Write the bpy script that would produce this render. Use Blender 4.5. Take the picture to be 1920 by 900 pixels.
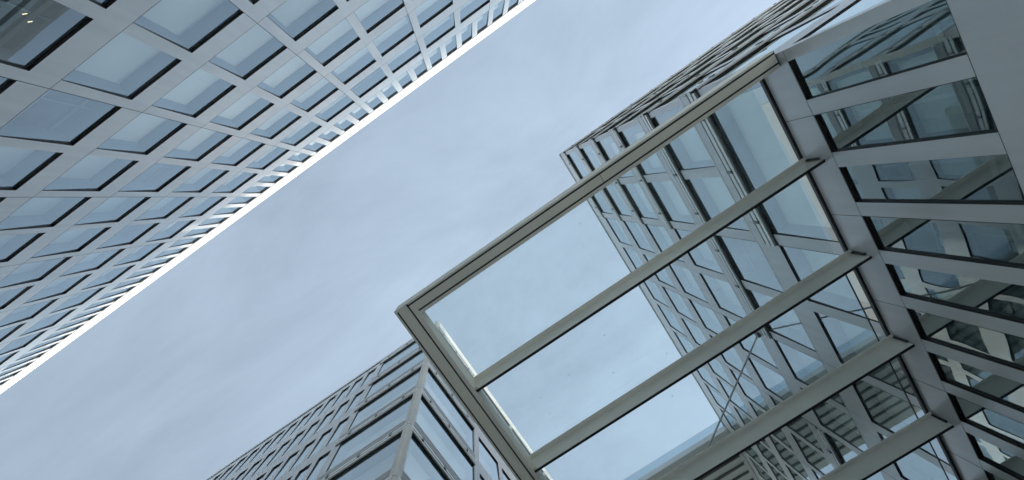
import bpy, math, random
from mathutils import Matrix, Vector
random.seed(7)
S = bpy.context.scene
C = S.collection
for o in list(bpy.data.objects): bpy.data.objects.remove(o)
CZ = 1.6                                   # eye height; heights below are measured from the eye

# ------------------------------------------------------------------ camera
R = ((0.82639593, 0.55357612, -0.05588606), (-0.54535158, 0.78607079, -0.27782076), (-0.11069474, 0.26203274, 0.95868948))
FPX, PX, PY = 1200.0, 954.3, 717.1
cam = bpy.data.cameras.new('camera'); co = bpy.data.objects.new('camera', cam); C.objects.link(co)
rt, dn, fw = [Vector(r) for r in R]
M = Matrix((rt, -dn, -fw)).transposed().to_4x4(); M.translation = (0, 0, CZ); co.matrix_world = M
cam.sensor_fit = 'HORIZONTAL'; cam.sensor_width = 36; cam.lens = FPX/1920*36
cam.shift_x = (960-PX)/1920; cam.shift_y = (PY-450)/1920
cam.clip_start = .05; cam.clip_end = 5000
S.camera = co
S.render.resolution_x = 1024; S.render.resolution_y = 480

# ------------------------------------------------------------------ world and sun
SUN_EL, SUN_AZ = math.radians(11), math.radians(30.6)      # azimuth from +Y towards +X
w = bpy.data.worlds.new('World'); S.world = w; w.use_nodes = True
nt = w.node_tree; N = nt.nodes; L = nt.links; N.clear()
out = N.new('ShaderNodeOutputWorld'); bg = N.new('ShaderNodeBackground'); bg.inputs['Strength'].default_value = .12
sky = N.new('ShaderNodeTexSky'); sky.sky_type = 'NISHITA'; sky.sun_disc = False
sky.sun_elevation = SUN_EL; sky.sun_rotation = SUN_AZ; sky.dust_density = 1.5; sky.air_density = 1.0; sky.ozone_density = 1.0
tc = N.new('ShaderNodeTexCoord')
mp = N.new('ShaderNodeMapping'); mp.inputs['Rotation'].default_value = (0, 0, .9); mp.inputs['Scale'].default_value = (2.2, 6.5, 1.6)
nz = N.new('ShaderNodeTexNoise'); nz.inputs['Scale'].default_value = 1.1; nz.inputs['Detail'].default_value = 7; nz.inputs['Roughness'].default_value = .62; nz.inputs['Distortion'].default_value = .35
mr = N.new('ShaderNodeMapRange'); mr.inputs['From Min'].default_value = .25; mr.inputs['From Max'].default_value = .75; mr.inputs['To Min'].default_value = .52; mr.inputs['To Max'].default_value = .77
mix = N.new('ShaderNodeMix'); mix.data_type = 'RGBA'; mix.inputs['B'].default_value = (4.95, 6.15, 7.6, 1)      # thin high cloud
sep = N.new('ShaderNodeSeparateXYZ')
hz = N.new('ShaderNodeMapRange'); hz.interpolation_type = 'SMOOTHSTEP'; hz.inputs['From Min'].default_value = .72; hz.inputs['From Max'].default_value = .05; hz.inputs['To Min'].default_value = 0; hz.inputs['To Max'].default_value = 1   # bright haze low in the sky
mul = N.new('ShaderNodeVectorMath'); mul.operation = 'SCALE'
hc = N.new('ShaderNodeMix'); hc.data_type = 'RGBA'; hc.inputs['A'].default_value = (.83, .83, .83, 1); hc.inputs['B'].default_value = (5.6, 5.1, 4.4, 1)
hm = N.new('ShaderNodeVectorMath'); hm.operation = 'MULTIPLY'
dt = N.new('ShaderNodeVectorMath'); dt.operation = 'DOT_PRODUCT'; dt.inputs[1].default_value = (.27, .30, 0)     # brighter towards the sun's side
ad = N.new('ShaderNodeMath'); ad.operation = 'ADD'; ad.inputs[1].default_value = .98
L.new(tc.outputs['Generated'], mp.inputs['Vector']); L.new(mp.outputs[0], nz.inputs['Vector']); L.new(nz.outputs['Fac'], mr.inputs['Value'])
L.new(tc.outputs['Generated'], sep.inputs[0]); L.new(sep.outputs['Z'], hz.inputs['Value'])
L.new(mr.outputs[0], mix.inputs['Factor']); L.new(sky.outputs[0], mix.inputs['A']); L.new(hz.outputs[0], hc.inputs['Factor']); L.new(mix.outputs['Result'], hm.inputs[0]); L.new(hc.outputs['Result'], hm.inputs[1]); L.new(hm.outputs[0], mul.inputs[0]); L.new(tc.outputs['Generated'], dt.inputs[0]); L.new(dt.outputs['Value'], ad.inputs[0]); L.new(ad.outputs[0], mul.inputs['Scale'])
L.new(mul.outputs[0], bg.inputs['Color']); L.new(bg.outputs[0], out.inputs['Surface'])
sl = bpy.data.lights.new('sun', 'SUN'); sl.energy = 2.2; sl.angle = math.radians(.5); sl.color = (1, .95, .87)
so = bpy.data.objects.new('sun', sl); C.objects.link(so)
sd = Vector((math.sin(SUN_AZ)*math.cos(SUN_EL), math.cos(SUN_AZ)*math.cos(SUN_EL), math.sin(SUN_EL)))
so.rotation_euler = sd.to_track_quat('Z', 'Y').to_euler(); so.location = (40, 70, 60)
S.view_settings.view_transform = 'Standard'; S.view_settings.look = 'None'; S.view_settings.gamma = 1
S.view_settings.exposure = 0.50
S.render.engine = 'CYCLES'
S.cycles.caustics_reflective = True; S.cycles.blur_glossy = 1.0; S.cycles.diffuse_bounces = 6; S.cycles.max_bounces = 10; S.cycles.transparent_max_bounces = 24; S.cycles.glossy_bounces = 5; S.cycles.sample_clamp_indirect = 1.2

# ------------------------------------------------------------------ materials
def nodes(m): m.use_nodes = True; return m.node_tree.nodes, m.node_tree.links
def paint(name, col, rough=.45, metal=0., var=.08, scale=.7, spec=.5, bump=0., streak=0.):
    m = bpy.data.materials.new(name); n, l = nodes(m); b = n['Principled BSDF']
    t = n.new('ShaderNodeTexCoord'); z = n.new('ShaderNodeTexNoise'); z.inputs['Scale'].default_value = scale; z.inputs['Detail'].default_value = 5
    r = n.new('ShaderNodeMapRange'); r.inputs['From Min'].default_value = .3; r.inputs['From Max'].default_value = .7
    r.inputs['To Min'].default_value = 1-var; r.inputs['To Max'].default_value = 1+var
    v = n.new('ShaderNodeVectorMath'); v.operation = 'SCALE'; v.inputs[0].default_value = col
    l.new(t.outputs['Object'], z.inputs['Vector']); l.new(z.outputs['Fac'], r.inputs['Value']); l.new(r.outputs[0], v.inputs['Scale']); l.new(v.outputs[0], b.inputs['Base Color'])
    r2 = n.new('ShaderNodeMapRange'); r2.inputs['To Min'].default_value = rough*.85; r2.inputs['To Max'].default_value = min(1, rough*1.2)
    l.new(z.outputs['Fac'], r2.inputs['Value']); l.new(r2.outputs[0], b.inputs['Roughness'])
    if streak:
        ms = n.new('ShaderNodeMapping'); ms.inputs['Scale'].default_value = (3.5, 3.5, .12); zs = n.new('ShaderNodeTexNoise'); zs.inputs['Scale'].default_value = 1.4; zs.inputs['Detail'].default_value = 4
        rs = n.new('ShaderNodeMapRange'); rs.inputs['From Min'].default_value = .35; rs.inputs['From Max'].default_value = .7; rs.inputs['To Min'].default_value = 1; rs.inputs['To Max'].default_value = 1-streak
        pm = n.new('ShaderNodeMath'); pm.operation = 'MULTIPLY'
        l.new(t.outputs['Object'], ms.inputs[0]); l.new(ms.outputs[0], zs.inputs['Vector']); l.new(zs.outputs['Fac'], rs.inputs['Value'])
        l.new(rs.outputs[0], pm.inputs[0]); l.new(r.outputs[0], pm.inputs[1]); l.new(pm.outputs[0], v.inputs['Scale'])
    b.inputs['Metallic'].default_value = metal; b.inputs['Specular IOR Level'].default_value = spec
    if bump:
        bp = n.new('ShaderNodeBump'); bp.inputs['Strength'].default_value = bump; bp.inputs['Distance'].default_value = .02
        z2 = n.new('ShaderNodeTexNoise'); z2.inputs['Scale'].default_value = .9; z2.inputs['Detail'].default_value = 1
        l.new(t.outputs['Object'], z2.inputs['Vector']); l.new(z2.outputs['Fac'], bp.inputs['Height']); l.new(bp.outputs[0], b.inputs['Normal'])
    return m
def glass(name, tint, r0, power=3.2, gcol=(.9, .95, 1), wav=.02, wscale=.6):
    m = bpy.data.materials.new(name); n, l = nodes(m); n.remove(n['Principled BSDF']); o = n['Material Output']
    tr = n.new('ShaderNodeBsdfTransparent'); tr.inputs[0].default_value = (*tint, 1)
    gl = n.new('ShaderNodeBsdfGlossy'); gl.inputs['Color'].default_value = (*gcol, 1); gl.inputs['Roughness'].default_value = .0
    lw = n.new('ShaderNodeLayerWeight'); lw.inputs['Blend'].default_value = .5
    p = n.new('ShaderNodeMath'); p.operation = 'POWER'; p.inputs[1].default_value = power
    a = n.new('ShaderNodeMath'); a.operation = 'MULTIPLY_ADD'; a.inputs[1].default_value = 1-r0; a.inputs[2].default_value = r0; a.use_clamp = True
    mx = n.new('ShaderNodeMixShader')
    l.new(lw.outputs['Facing'], p.inputs[0]); l.new(p.outputs[0], a.inputs[0]); l.new(a.outputs[0], mx.inputs[0]); l.new(tr.outputs[0], mx.inputs[1]); l.new(gl.outputs[0], mx.inputs[2]); l.new(mx.outputs[0], o.inputs[0])
    if wav:
        t = n.new('ShaderNodeTexCoord'); oi = n.new('ShaderNodeObjectInfo'); ad = n.new('ShaderNodeVectorMath'); ad.operation = 'ADD'
        sc = n.new('ShaderNodeMath'); sc.operation = 'MULTIPLY'; sc.inputs[1].default_value = 50
        z = n.new('ShaderNodeTexNoise'); z.inputs['Scale'].default_value = wscale; z.inputs['Detail'].default_value = 1
        bp = n.new('ShaderNodeBump'); bp.inputs['Strength'].default_value = 1; bp.inputs['Distance'].default_value = wav
        l.new(oi.outputs['Random'], sc.inputs[0]); l.new(t.outputs['Object'], ad.inputs[0]); l.new(sc.outputs[0], ad.inputs[1])
        l.new(ad.outputs[0], z.inputs['Vector']); l.new(z.outputs['Fac'], bp.inputs['Height']); l.new(bp.outputs[0], gl.inputs['Normal'])
    return m
CLAD = paint('silver_white_cladding', (.62, .645, .66), .36, .35, .06, .45, bump=.12, streak=.10)
CLADB = paint('silver_cladding_tower', (.56, .585, .60), .36, .35, .06, .45, bump=.12, streak=.10)
WHITE = paint('white_coping', (.76, .76, .74), .5, 0, .03)
DARK = paint('dark_bronze_frame', (.022, .014, .013), .45, 0, .2, 3)
BLACK = paint('black_gasket', (.012, .013, .014), .5)
JOINT = paint('joint_shadow_gap', (.05, .055, .06), .7)
CAV = paint('window_cavity_lining', (.16, .21, .26), .5, 0, .06)
BLIND = paint('pale_roller_blind', (.86, .88, .87), .55, 0, .05, .5)
BLIND2 = paint('grey_roller_blind', (.76, .79, .79), .55, 0, .10, .5)
BLINDD = paint('dim_interior', (.10, .13, .15), .6, 0, .35, .8)
ALU = paint('brushed_aluminium', (.74, .75, .74), .38, .25, .08, 1.5)
ALUD = paint('dark_aluminium', (.16, .18, .19), .4, .4, .1, 1.5)
MIDG = paint('mid_grey_metal_panel', (.28, .30, .31), .4, .3, .06)
POST = paint('corner_post_metal', (.56, .55, .51), .42, .2, .08, 1.2)
TEAL = paint('spandrel_glass', (.20, .26, .29), .12, 0, .1, .8)
RAFT = paint('pale_grey_steel_paint', (.88, .86, .79), .42, 0, .06, .9)
BEIGE = paint('warm_grey_steel_paint', (.84, .81, .71), .45, 0, .07, .9)
SOFFIT = paint('grey_soffit_panel', (.40, .42, .41), .55, 0, .06)
ROOFM = paint('roof_membrane', (.30, .30, .30), .8)
PAVE = paint('stone_paving', (.70, .68, .64), .75, 0, .15, .5)
GLA = glass('coated_window_glass', (.93, .965, .96), .06, 2.7, (.80, .92, .98), wav=.004)
GLB = glass('tower_window_glass', (.86, .93, .93), .10, 2.4, (.87, .96, .98), wav=.004)
GLE = glass('lobby_window_glass', (.52, .63, .61), .25, 2.2, (.86, .95, .96), wav=.008)
GLC = glass('clear_canopy_glass', (.93, .965, .965), .025, 4.0, wav=0)
def dusty(m):
    n, l = m.node_tree.nodes, m.node_tree.links; o = n['Material Output']; sh = o.inputs[0].links[0].from_socket
    t = n.new('ShaderNodeTexCoord'); z = n.new('ShaderNodeTexNoise'); z.inputs['Scale'].default_value = 1.6; z.inputs['Detail'].default_value = 7; z.inputs['Roughness'].default_value = .65
    vo = n.new('ShaderNodeTexVoronoi'); vo.inputs['Scale'].default_value = 2.3
    r1 = n.new('ShaderNodeMapRange'); r1.inputs['From Min'].default_value = .45; r1.inputs['From Max'].default_value = .8; r1.inputs['To Min'].default_value = .012; r1.inputs['To Max'].default_value = .06
    r2 = n.new('ShaderNodeMapRange'); r2.inputs['From Min'].default_value = .055; r2.inputs['From Max'].default_value = .03; r2.inputs['To Max'].default_value = .22
    a = n.new('ShaderNodeMath'); a.operation = 'MAXIMUM'; d = n.new('ShaderNodeBsdfDiffuse'); d.inputs[0].default_value = (.62, .64, .62, 1)
    x = n.new('ShaderNodeMixShader')
    l.new(t.outputs['Object'], z.inputs['Vector']); l.new(t.outputs['Object'], vo.inputs['Vector']); l.new(z.outputs['Fac'], r1.inputs['Value']); l.new(vo.outputs['Distance'], r2.inputs['Value'])
    l.new(r1.outputs[0], a.inputs[0]); l.new(r2.outputs[0], a.inputs[1]); l.new(a.outputs[0], x.inputs[0]); l.new(sh, x.inputs[1]); l.new(d.outputs[0], x.inputs[2]); l.new(x.outputs[0], o.inputs[0])
dusty(GLC)
GLP = glass('parapet_glass', (.78, .84, .87), .10, 3.5, wav=0)

# ------------------------------------------------------------------ mesh helpers
class MB:
    def __init__(s): s.v = []; s.f = []; s.m = []; s.mats = []
    def mi(s, m):
        if m not in s.mats: s.mats.append(m)
        return s.mats.index(m)
    def quad(s, p, m):
        i = len(s.v); s.v += [tuple(q) for q in p]; s.f.append(tuple(range(i, i+len(p)))); s.m.append(s.mi(m))
    def box(s, a, b, m):
        (x0, y0, z0), (x1, y1, z1) = a, b
        i = len(s.v); k = s.mi(m)
        s.v += [(x0,y0,z0),(x1,y0,z0),(x1,y1,z0),(x0,y1,z0),(x0,y0,z1),(x1,y0,z1),(x1,y1,z1),(x0,y1,z1)]
        for f in ((0,3,2,1),(4,5,6,7),(0,1,5,4),(1,2,6,5),(2,3,7,6),(3,0,4,7)): s.f.append(tuple(i+j for j in f)); s.m.append(k)
    def tube(s, a, b, r, m, n=10):
        a, b = Vector(a), Vector(b); d = (b-a).normalized(); u = d.orthogonal().normalized(); v = d.cross(u); i = len(s.v); k = s.mi(m)
        for p in (a, b):
            for j in range(n): t = 2*math.pi*j/n; s.v.append(tuple(p+(u*math.cos(t)+v*math.sin(t))*r))
        for j in range(n): s.f.append((i+j, i+(j+1) % n, i+n+(j+1) % n, i+n+j)); s.m.append(k)
        s.f.append(tuple(i+j for j in reversed(range(n)))); s.m.append(k); s.f.append(tuple(i+n+j for j in range(n))); s.m.append(k)
    def add(s, o, T):
        i = len(s.v); s.v += [tuple(T @ Vector(q)) for q in o.v]
        for f, m in zip(o.f, o.m): s.f.append(tuple(i+j for j in f)); s.m.append(s.mi(o.mats[m]))
    def mesh(s, name):
        me = bpy.data.meshes.new(name); me.from_pydata(s.v, [], s.f)
        for m in s.mats: me.materials.append(m)
        me.polygons.foreach_set('material_index', s.m); me.update(); return me
    def build(s, name, parent=None, bevel=0):
        o = bpy.data.objects.new(name, s.mesh(name)); C.objects.link(o)
        if parent: o.parent = parent; 
        if bevel:
            b = o.modifiers.new('bevel', 'BEVEL'); b.width = bevel; b.segments = 2; b.limit_method = 'ANGLE'
        return o
def thing(name, label, cat, loc, group=None):
    o = bpy.data.objects.new(name, None); C.objects.link(o); o.location = loc; o['label'] = label; o['category'] = cat
    if group: o['group'] = group
    return o
def proj(p):
    d = Vector((p[0], p[1], p[2]-CZ)); z = fw.dot(d)
    if z <= 0: return None
    return rt.dot(d)/z*FPX+PX, dn.dot(d)/z*FPX+PY

# A facade: vertical plane; a = coordinate along it (world X or Y), d = depth inward, z from the eye
class Facade:
    def __init__(s, axis, plane, inward, root):
        s.axis, s.plane, s.inward, s.root = axis, plane, inward, root
        iv = Vector((inward, 0, 0)) if axis == 'Y' else Vector((0, inward, 0))
        uv = iv.cross(Vector((0, 0, 1)));  s.iv = iv; s.uv = uv; s.sgn = uv.y if axis == 'Y' else uv.x
        s.rot = math.atan2(uv.y, uv.x)
    def P(s, a, d, z):
        return (s.plane+s.inward*d, a, z+CZ) if s.axis == 'Y' else (a, s.plane+s.inward*d, z+CZ)
    def L(s, a, d, z): return tuple(Vector(s.P(a, d, z))-s.root.location)
    def quad(s, mb, a0, a1, z0, z1, d, m): mb.quad([s.L(a0,d,z0), s.L(a1,d,z0), s.L(a1,d,z1), s.L(a0,d,z1)], m)
    def box(s, mb, a0, a1, z0, z1, d0, d1, m):
        p, q = s.L(a0, d0, z0), s.L(a1, d1, z1)
        mb.box(tuple(min(i, j) for i, j in zip(p, q)), tuple(max(i, j) for i, j in zip(p, q)), m)
    def T(s, a0, a1, z0):
        a = a0 if s.sgn > 0 else a1
        return Matrix.Translation(s.L(a, 0, z0)) @ Matrix.Rotation(s.rot, 4, 'Z')

# window, local x along, y inward, z up from opening corner: reveal + cavity, pane, blind
def window_geo(W, H, head, sill, depth, gl, blind, cav=CAV, frame=DARK, fr=.014):
    a = MB(); e = .0
    # reveal in the dark frame colour
    a.quad([(0,0,H),(W,0,H),(W,head,H),(0,head,H)], frame)
    a.quad([(0,0,0),(W,0,0),(W,sill,0),(0,sill,0)], frame)
    a.quad([(0,0,0),(0,sill,0),(0,head,H),(0,0,H)], frame)
    a.quad([(W,0,0),(W,sill,0),(W,head,H),(W,0,H)], frame)
    # slim sash frame behind the pane
    g = .012
    def fy(z): return sill+(head-sill)*z/H+g
    for (x0, x1, z0, z1) in ((0,W,0,fr),(0,W,H-fr,H),(0,fr,fr,H-fr),(W-fr,W,fr,H-fr)):
        a.quad([(x0,fy(z0),z0),(x1,fy(z0),z0),(x1,fy(z1),z1),(x0,fy(z1),z1)], ALUD)
    # cavity lining
    D = depth
    a.quad([(0,head+g,H),(W,head+g,H),(W,D,H),(0,D,H)], cav)
    a.quad([(0,sill+g,0),(W,sill+g,0),(W,D,0),(0,D,0)], cav)
    a.quad([(0,sill+g,0),(0,D,0),(0,D,H),(0,head+g,H)], cav)
    a.quad([(W,sill+g,0),(W,D,0),(W,D,H),(W,head+g,H)], cav)
    p = MB(); p.quad([(0.001,sill+.003,0.001),(W-.001,sill+.003,0.001),(W-.001,head+.003,H-.001),(0.001,head+.003,H-.001)], gl)
    b = MB(); t = .03
    b.box((0.004,D-t,0.004),(W-.004,D,H-.004), blind)
    if blind.name.startswith('dim'):                      # a room without blinds: partition frames and a ceiling band
        b.box((W*.40,D-t-.03,.02),(W*.40+.05,D-t-.002,H-.02), CAV); b.box((.02,D-t-.05,H*.80),(W-.02,D-t-.032,H*.86), ALUD)
        b.box((.02,D-t-.05,H*.30),(W-.02,D-t-.032,H*.33), MIDG); b.box((W*.62,D-t-.028,H*.10),(W*.9,D-t-.002,H*.28), BLIND2)
    return a, p, b
_cache = {}
def window_meshes(key, args):
    if key not in _cache:
        g = window_geo(*args); _cache[key] = (g, [m.mesh(n) for m, n in zip(g, ('window', 'pane', 'blind'))])
    return _cache[key]
class Windows:                                     # collects the openings of one building, then builds the nearest 100 as parts
    def __init__(s, root): s.root = root; s.items = []
    def add(s, fac, a0, a1, z0, z1, style): s.items.append((fac, a0, a1, z0, z1, style))
    def build(s):
        def vis(it):
            f, a0, a1, z0, z1, st = it; q = [proj(f.P(a, 0, z)) for a, z in ((a0,z0),(a1,z0),(a1,z1),(a0,z1))]
            if any(p is None for p in q): return 0
            if not any(-10 < p[0] < 1930 and -10 < p[1] < 910 for p in q): return 0
            return abs(sum(q[i][0]*q[(i+1)%4][1]-q[(i+1)%4][0]*q[i][1] for i in range(4)))/2
        it = sorted(s.items, key=vis, reverse=True); rest = MB(); n = 0
        for i in it:
            f, a0, a1, z0, z1, st = i; W, H = a1-a0, z1-z0
            head, sill, depth, gl, blinds = st
            bl = random.choice(blinds)
            key = (round(W, 3), round(H, 3), head, sill, depth, gl.name, bl.name)
            g, ms = window_meshes(key, (W, H, head, sill, depth, gl, bl)); T = f.T(a0, a1, z0)
            if vis(i) > 0 and n < 98:
                o = bpy.data.objects.new('window', ms[0]); C.objects.link(o); o.parent = s.root; o.matrix_local = T
                for me, nm in zip(ms[1:], ('pane', 'blind')):
                    c = bpy.data.objects.new(nm, me); C.objects.link(c); c.parent = o
                n += 1
            else:
                for q in g: rest.add(q, T)
        if rest.v:
            o = rest.build('windows', s.root); o['kind'] = 'stuff'
def merge_rows(rows): return rows
def clad_rows(fac, mb, wins, amin, amax, zmin, zmax, rows, mat):
    """rows: list of (sill, head, [(a0,a1),...]); fills the plane around the openings"""
    z = zmin
    for sill, head, ops in rows:
        if sill > z: fac.quad(mb, amin, amax, z, sill, 0, mat)
        a = amin
        for a0, a1 in sorted(ops):
            if a0 > a+1e-4: fac.quad(mb, a, a0, sill, head, 0, mat)
            a = a1
        if a < amax-1e-4: fac.quad(mb, a, amax, sill, head, 0, mat)
        z = head
    fac.quad(mb, amin, amax, z, zmax, 0, mat)

# ================================================================== ground
g = MB(); g.quad([(-900,-900,0),(900,-900,0),(900,900,0),(-900,900,0)], PAVE); go = g.build('ground'); go['kind'] = 'structure'

# ================================================================== building across the street (left of the picture)
bA = thing('office_block', 'pale silver office block with a plain gridded facade and white roof band', 'building', (-10, -12, 0))
FA = Facade('X', -6.5, -1, bA); WA = Windows(bA)
PA, X0A, WA_W = 1.908, -5.629, 1.606
a_lo, a_hi = X0A-15*PA-.3, X0A+9*PA-.3
stA = (.055, .008, .46, GLA, (BLIND,)*9+(BLIND2,)*4+(BLINDD,)); stA0 = (.055, .008, .46, GLA, (BLINDD,))
ZA = [(10.90, 13.72), (14.70, 17.52), (18.52, 21.31), (22.35, 25.15), (26.22, 29.0), (30.15, 32.75)]
rowsA = [(3.3, 6.1, []), (7.1, 9.92, [])]
rowsA = []
for r, (s_, h_) in enumerate([(7.1, 9.92)]+ZA):
    ops = [(X0A+k*PA, X0A+k*PA+WA_W) for k in range(-15, 9)]
    rowsA.append((s_, h_, ops))
    for a0, a1 in ops: WA.add(FA, a0, a1, s_, h_, stA0 if r < 2 else stA)
ht = PA/2; ops = [(X0A+k*ht, X0A+k*ht+.64) for k in range(-30, 18)]
stT = (.055, .008, .46, GLA, (BLIND,))
rowsA.append((34.03, 37.15, ops))
for a0, a1 in ops: WA.add(FA, a0, a1, 34.03, 37.15, stT)
m = MB(); clad_rows(FA, m, None, a_lo, a_hi, -CZ, 37.2, rowsA, CLAD)
for s_, h_ in ZA+[(34.03, 0)]: FA.box(m, a_lo, a_hi, s_-.014, s_-.002, -.002, .01, JOINT)          # joints at every sill
for k in range(-14, 10, 2):
    FA.box(m, X0A+k*PA-.305, X0A+k*PA-.293, 2, 39.2, -.0035, .01, JOINT)
m.build('cladding', bA)
m = MB(); FA.box(m, a_lo, a_hi, 37.3, 39.15, -.015, .5, WHITE)
for k in range(-14, 10, 2): FA.box(m, X0A+k*PA-.304, X0A+k*PA-.296, 37.3, 39.15, -.0175, .0, JOINT)
m.build('roof_band', bA)
m = MB(); FA.box(m, a_lo, a_hi, -CZ, 39.0, .52, 14, ROOFM); m.build('core', bA)
WA.build()
LAMP = bpy.data.materials.new('warm_lamp'); n_, l_ = nodes(LAMP); n_['Principled BSDF'].inputs['Emission Color'].default_value = (1, .82, .5, 1); n_['Principled BSDF'].inputs['Emission Strength'].default_value = 1.3
for x, z in ((-4.72, 12.86), (-4.83, 13.12)):               # two small lamps lit in the room behind the corner window
    m = MB(); m.tube(Vector((x, -6.80, z+CZ))-bA.location, Vector((x+.05, -6.80, z+.07+CZ))-bA.location, .007, LAMP); m.build('lamp', bA)

# ================================================================== tower on the right (B)
bB = thing('office_tower', 'grey office tower rising above the glass canopy with staggered windows', 'building', (14, 10, 0))
FB = Facade('Y', 5.0, 1, bB); FB1 = Facade('X', .86, 1, bB); WB = Windows(bB)
XB1 = 17.5; YB1 = 30.0
SB = [11.28, 15.05, 18.82, 22.62, 26.42, 30.25]; HB = [13.97, 17.75, 21.6, 25.37, 29.1, 33.15]; ROOF = 35.2
bays = [(2.83+1.767*k, 2.83+1.767*k+1.475) for k in range(0, 15)]
stB = (.035, .012, .42, GLB, (BLIND,)*12+(BLINDD,))
rowsB = []
YE = .86
# ground storey windows
opsE = [(1.035+.895*k, 1.035+.895*k+.637) for k in range(0, 20)]
stE = (.05, .045, .62, GLE, (BLINDD,))
rowsB.append((6.95, 10.22, opsE))
for a0, a1 in opsE: WB.add(FB, a0, a1, 6.95, 10.22, stE)
for i, (s_, h_) in enumerate(zip(SB, HB)):
    ops = list(bays)
    if i == 0: ops = [(1.0, 4.305)]+ops[1:]
    else: ops = [(1.0, 2.565)]+ops
    rowsB.append((s_, h_, ops))
    for a0, a1 in ops: WB.add(FB, a0, a1, s_, h_, stB)
m = MB(); clad_rows(FB, m, None, YE, YB1, -CZ, ROOF, rowsB, CLADB)
for s_ in SB: FB.box(m, 4.6, YB1, s_-.012, s_-.002, -.002, .01, JOINT)
for k in range(1, 15, 2): FB.box(m, bays[k][0]-.012, bays[k][0]-.002, 11.2, ROOF, -.003, .01, JOINT)
FB.box(m, YE, YB1, 10.228, 10.236, -.002, .01, JOINT)
FB.box(m, YE, YB1, 6.94, 6.948, -.002, .01, JOINT)
for a0, a1 in opsE[1::2]: FB.box(m, a0-.010, a0-.002, 6.95, 11.2, -.003, .01, JOINT)
m.build('cladding', bB)
m = MB(); FB.box(m, 1.0, YB1, 11.13, 11.22, -.05, .0, BLACK); m.build('sill_gasket', bB)
# stacked box-window rails
def rails(fac, a0, a1, h, s, root, out=.06, mid=TEAL, mid2=CLADB):
    m = MB(); H = s-h
    for f0, f1, mt, d in ((-.02,.06,BLACK,out*.3),(.06,.19,ALU,out),(.19,.24,BLACK,out*.4),(.24,.40,ALU,out*1.1),(.40,.45,BLACK,out*.4),(.45,.56,mid,out*.3),(.56,.95,mid2,out*.5),(.95,1.0,ALU,out*.6),(1.0,1.03,BLACK,out*.2)):
        fac.box(m, a0, a1, h+H*f0, h+H*f1, -d, -.001, mt)
    n = max(1, int(abs(a1-a0)/1.1))
    for k in range(n):                                     # clips
        a = a0+(k+.5)*(a1-a0)/n
        fac.box(m, a-.03, a+.03, h+H*.2, h+H*.42, -out*1.6, -out*.9, ALUD)
    return m.build('floor_rail', root)
for i in range(6):
    top = SB[i+1] if i < 5 else ROOF-1.2
    rails(FB, .80, 4.6 if i != 1 else 8.13, HB[i], top, bB)
    if i == 1: rails(FB, 11.7, 13.4, HB[i], top, bB)
# street face, seen almost edge-on
rowsB1 = []
stB1 = (.02, .01, .42, GLB, (BLIND,))
for i, (s_, h_) in enumerate([(6.95, 10.22)]+list(zip(SB, HB))):
    ops = [(5.15+1.767*k, 5.15+1.767*k+1.475) for k in range(0, 7)]
    rowsB1.append((s_, h_, ops))
    for a0, a1 in ops: WB.add(FB1, a0, a1, s_, h_, stB1)
m = MB(); clad_rows(FB1, m, None, 5.0, XB1, -CZ, ROOF, rowsB1, CLADB); m.build('street_cladding', bB)
for i in range(6):
    top = SB[i+1] if i < 5 else ROOF-1.2
    rails(FB1, 4.94, XB1, HB[i], top, bB, .045+.012*(i % 2))
m = MB()
FB.box(m, YE-.05, YB1, ROOF-.25, ROOF, -.05, 1.0, CLADB); FB1.box(m, 5.96, XB1, ROOF-.25, ROOF, -.05, 1.0, CLADB); m.build('parapet', bB)
m = MB(); m.box(tuple(Vector((5.7, 1.5, 0))-bB.location), tuple(Vector((XB1, YB1, ROOF-.4+CZ))-bB.location), BLINDD); m.build('core', bB)
m = MB()
for y0, y1, h in ((3.0, 12, 39.3), (12, 24, 41.0), (24, 28, 36.2)): m.box(tuple(Vector((5.9, y0, ROOF-.4+CZ))-bB.location), tuple(Vector((XB1, y1, h+CZ))-bB.location), ROOFM)
m.build('added_shade_volume', bB)  # unseen volumes added so their shadows shape the sun on the facing block
WB.build()

# ================================================================== block at the lower middle (C)
bC = thing('corner_block', 'corner office block with stacked glass corner and grey corner post beside the canopy', 'building', (-14, 12, 0))
XC, YC = -5.32, 4.38
FC2 = Facade('Y', XC, -1, bC); FC1 = Facade('X', YC, 1, bC); WC = Windows(bC)
SC = [7.7, 11.5, 15.25, 19.0, 22.75, 26.65, 30.5]; HC = [10.4, 14.2, 17.95, 21.7, 25.45, 29.3, 33.3]
XC1, YC1 = -26.0, 30.0
stC = (.05, .012, .42, GLB, (BLIND,)*10+(BLINDD,)); stCd = (.05, .012, .42, GLB, (BLINDD,)*3+(BLIND2,)); stCb = (.03, .02, .42, GLB, (BLIND,))
rows1, rows2 = [], []
for i, (s_, h_) in enumerate(zip(SC, HC)):
    h1 = [(-9.72-.873*k, -9.72-.873*k+.57) for k in range(0, 18)]
    o1 = [(-8.72, XC-.19)]+h1; rows1.append((s_, h_, o1))
    WC.add(FC1, -8.72, XC-.19, s_, h_, stCb)
    for a0, a1 in h1: WC.add(FC1, a0, a1, s_, h_, stC)
    o2 = [(YC+.19, 7.82)]+[(8.19+1.767*k, 8.19+1.767*k+1.475) for k in range(0, 12)]; rows2.append((s_, h_, o2))
    WC.add(FC2, YC+.19, 7.82, s_, h_, stCb)
    for a0, a1 in o2[1:]: WC.add(FC2, a0, a1, s_, h_, stC if i > 4 and a0 < 11 else stCd)
m = MB(); clad_rows(FC1, m, None, XC1, XC, -CZ, 34.0, rows1, CLADB); clad_rows(FC2, m, None, YC, YC1, -CZ, 33.6, rows2, CLADB)
for s_ in SC: FC1.box(m, XC1, -8.9, s_-.012, s_-.002, -.002, .01, JOINT)
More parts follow.
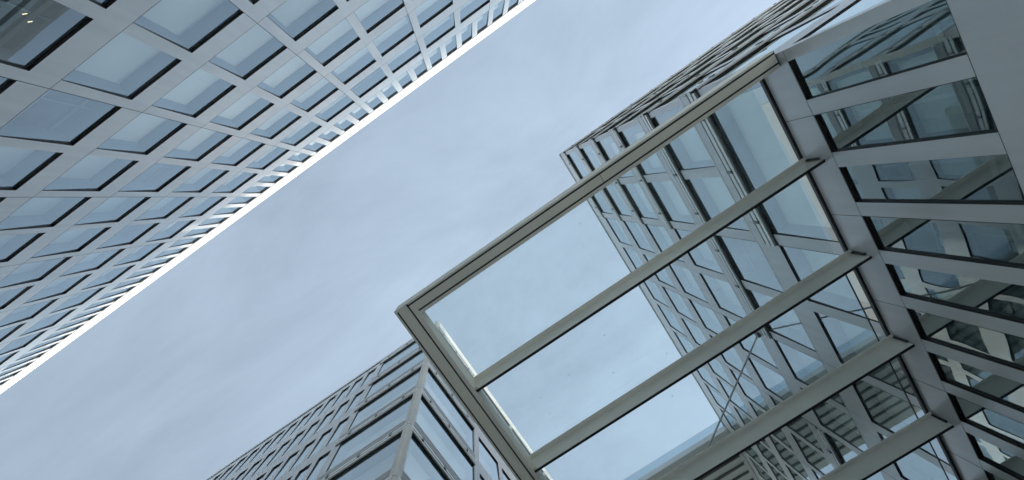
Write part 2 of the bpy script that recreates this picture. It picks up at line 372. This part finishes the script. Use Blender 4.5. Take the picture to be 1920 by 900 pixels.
FC2.box(m, 7.86, 7.875, 0, 33.6, -.003, .01, JOINT)
m.build('cladding', bC)
for i in range(1, 7):
    top = SC[i+1] if i < 6 else 34.2
    rails(FC1, -8.95, XC-.05, HC[i], top, bC, .06, ALUD, MIDG); rails(FC2, YC+.05, 7.86, HC[i], top, bC, .06, ALUD, MIDG)
m = MB(); q = .17                                           # chamfered corner post
for z0, z1 in zip([0]+[h+.35 for h in HC[1:]], [h+.33 for h in HC[1:]]+[34.9]):
    pts = [(XC-.19, YC-.01), (XC+.01, YC+.19), (XC+.055, YC+.15), (XC+.055, YC-.0), (XC, YC-.055), (XC-.15, YC-.055)]
    a = [Vector((x, y, z0+CZ))-bC.location for x, y in pts]; b = [Vector((x, y, z1+CZ))-bC.location for x, y in pts]
    for k in range(6): m.quad([a[k], a[(k+1) % 6], b[(k+1) % 6], b[k]], POST)
    m.quad(a, BLACK); m.quad(b, BLACK)
m.build('corner_post', bC)
m = MB(); FC2.box(m, YC+.1, YC1, 34.1, 35.2, -.04, .3, WHITE); FC1.box(m, XC1, XC-.05, 34.35, 34.75, -.03, .3, CLADB); m.build('coping', bC)
m = MB(); FC2.box(m, YC+.1, YC1, 33.62, 34.09, .04, .06, GLP); m.build('parapet_glass', bC)
for y in (4.6, 7.85, 11.5, 15.0):
    m = MB(); FC2.box(m, y-.07, y+.07, 33.6, 34.1, -.03, .1, WHITE); m.build('parapet_post', bC)
m = MB(); a, b = Vector((XC1, YC+.6, 0))-bC.location, Vector((XC-.6, YC1, 34.0+CZ))-bC.location; m.box(a, b, BLINDD); m.build('core', bC)
m = MB(); a, b = Vector((XC1, 5.0, 34.0+CZ))-bC.location, Vector((-5.9, YC1-4, 38.3+CZ))-bC.location; m.box(a, b, ROOFM); m.build('added_shade_volume', bC)  # unseen rooftop volume, added to shade the upper face across the street
WC.build()

# ================================================================== roof bridging the two blocks (D)
bD = thing('bridging_roof', 'slatted grey bridging roof between the two blocks with a glass parapet', 'roof', (0, 26, 0))
def lb(m, a, b, mt, root): m.box(tuple(Vector(a)+Vector((0,0,CZ))-root.location), tuple(Vector(b)+Vector((0,0,CZ))-root.location), mt)
m = MB(); lb(m, (XC+.02, 19.1, 34.4), (4.97, 24.6, 35.0), SOFFIT, bD); m.build('slab', bD)
for k in range(6):
    y = 20.85+.62*k
    m = MB(); lb(m, (XC+.3, y, 34.33), (4.75, y+.14, 34.395), BLACK, bD); m.build('soffit_slot', bD)
m = MB(); lb(m, (XC+.02, 19.12, 35.0), (4.97, 19.16, 36.0), GLP, bD); m.build('parapet_glass', bD)
m = MB(); lb(m, (XC+.02, 19.06, 34.42), (4.97, 19.098, 34.98), CLADB, bD); m.build('fascia', bD)


m = MB(); lb(m, (XC+.02, 24.0, -CZ), (4.97, 24.5, 24.0), BLINDD, bD)
for i in range(6): lb(m, (XC+.02, 23.93, 3.2+3.79*i), (4.97, 23.998, 4.1+3.79*i), CLADB, bD)
for i in range(6): lb(m, (XC+.3+1.77*i, 23.94, -CZ), (XC+.56+1.77*i, 23.997, 24.0), CLADB, bD)
m.build('added_light_block', bD)  # unseen wall added to keep low sky light off the opposite block

# ================================================================== canopy
cn = thing('glass_canopy', 'glass canopy on beige steel beams and a thin tie rod', 'canopy', (1.5, 8, 0))
def cb(m, a, b, mt): lb(m, a, b, mt, cn)
ZB, ZT = 10.45, 11.06; YEND = 15.7
m = MB(); cb(m, (-2.09, .79, ZB), (4.98, 1.06, ZT), BEIGE)
cb(m, (-1.86, .822, ZB-.002), (4.98, .848, ZB+.01), BLACK); cb(m, (-1.74, .98, ZB-.002), (4.98, 1.006, ZB+.01), BLACK); cb(m, (1.85, .84, ZB-.0015), (1.856, .985, ZB+.01), JOINT)
m.build('edge_beam', cn)
m = MB(); cb(m, (-2.09, 1.0602, ZB), (-1.76, YEND, ZT), BEIGE)
cb(m, (-2.055, .83, ZB-.003), (-2.03, YEND, ZB+.01), BLACK); cb(m, (-1.855, .80, ZB-.003), (-1.83, YEND, ZB+.01), BLACK)
m.build('edge_beam', cn)
m = MB(); cb(m, (-1.755, YEND-.27, ZB), (4.98, YEND, ZT), BEIGE); m.build('edge_beam', cn)
ys = [2.70+1.83*k for k in range(7)]
for y in ys:
    m = MB(); cb(m, (-1.757, y-.038, 10.495), (4.985, y, 11.02), RAFT); cb(m, (-1.757, y-.042, 10.475), (4.985, y+.002, 10.495), DARK)
    cb(m, (-1.757, y-.12, 11.02), (4.985, y+.06, 11.055), RAFT)
    r = m.build('rafter', cn)
    m = MB(); cb(m, (4.955, y-.075, 10.62), (4.992, y-.056, 11.018), BLACK); m.build('bracket_and_gap', r); m = MB(); cb(m, (-1.755, y-.085, 10.51), (-1.70, y+.03, 10.60), BEIGE); m.build('bracket_and_gap', r)  # black strip paints the dark gap at the wall; beige block is a fixing
eb = [.80]+ys+[YEND]
for y0, y1 in zip(eb[:-1], eb[1:]):
    m = MB(); cb(m, (-2.06, y0+.006, 11.062), (4.74, y1-.006, 11.085), GLC); m.build('glass_pane', cn)
m = MB(); cb(m, (4.735, 4.6, 11.06), (4.75, YEND, 11.095), BLACK); m.build('glass_gasket', cn)
m = MB(); cb(m, (4.80, .80, 10.46), (4.995, 1.05, 10.75), BLACK); m.build('end_bracket', cn)
m = MB(); o3 = cn.location
m.tube(Vector((4.99, 8.2, 18.78+CZ))-o3, Vector((-1.42, 8.2, 11.06+CZ))-o3, .026, ALU); rod = m.build('tie_rod', cn)
m = MB(); cb(m, (4.90, 8.12, 18.66), (4.999, 8.28, 18.9), ALUD); m.build('rod_anchor', cn)
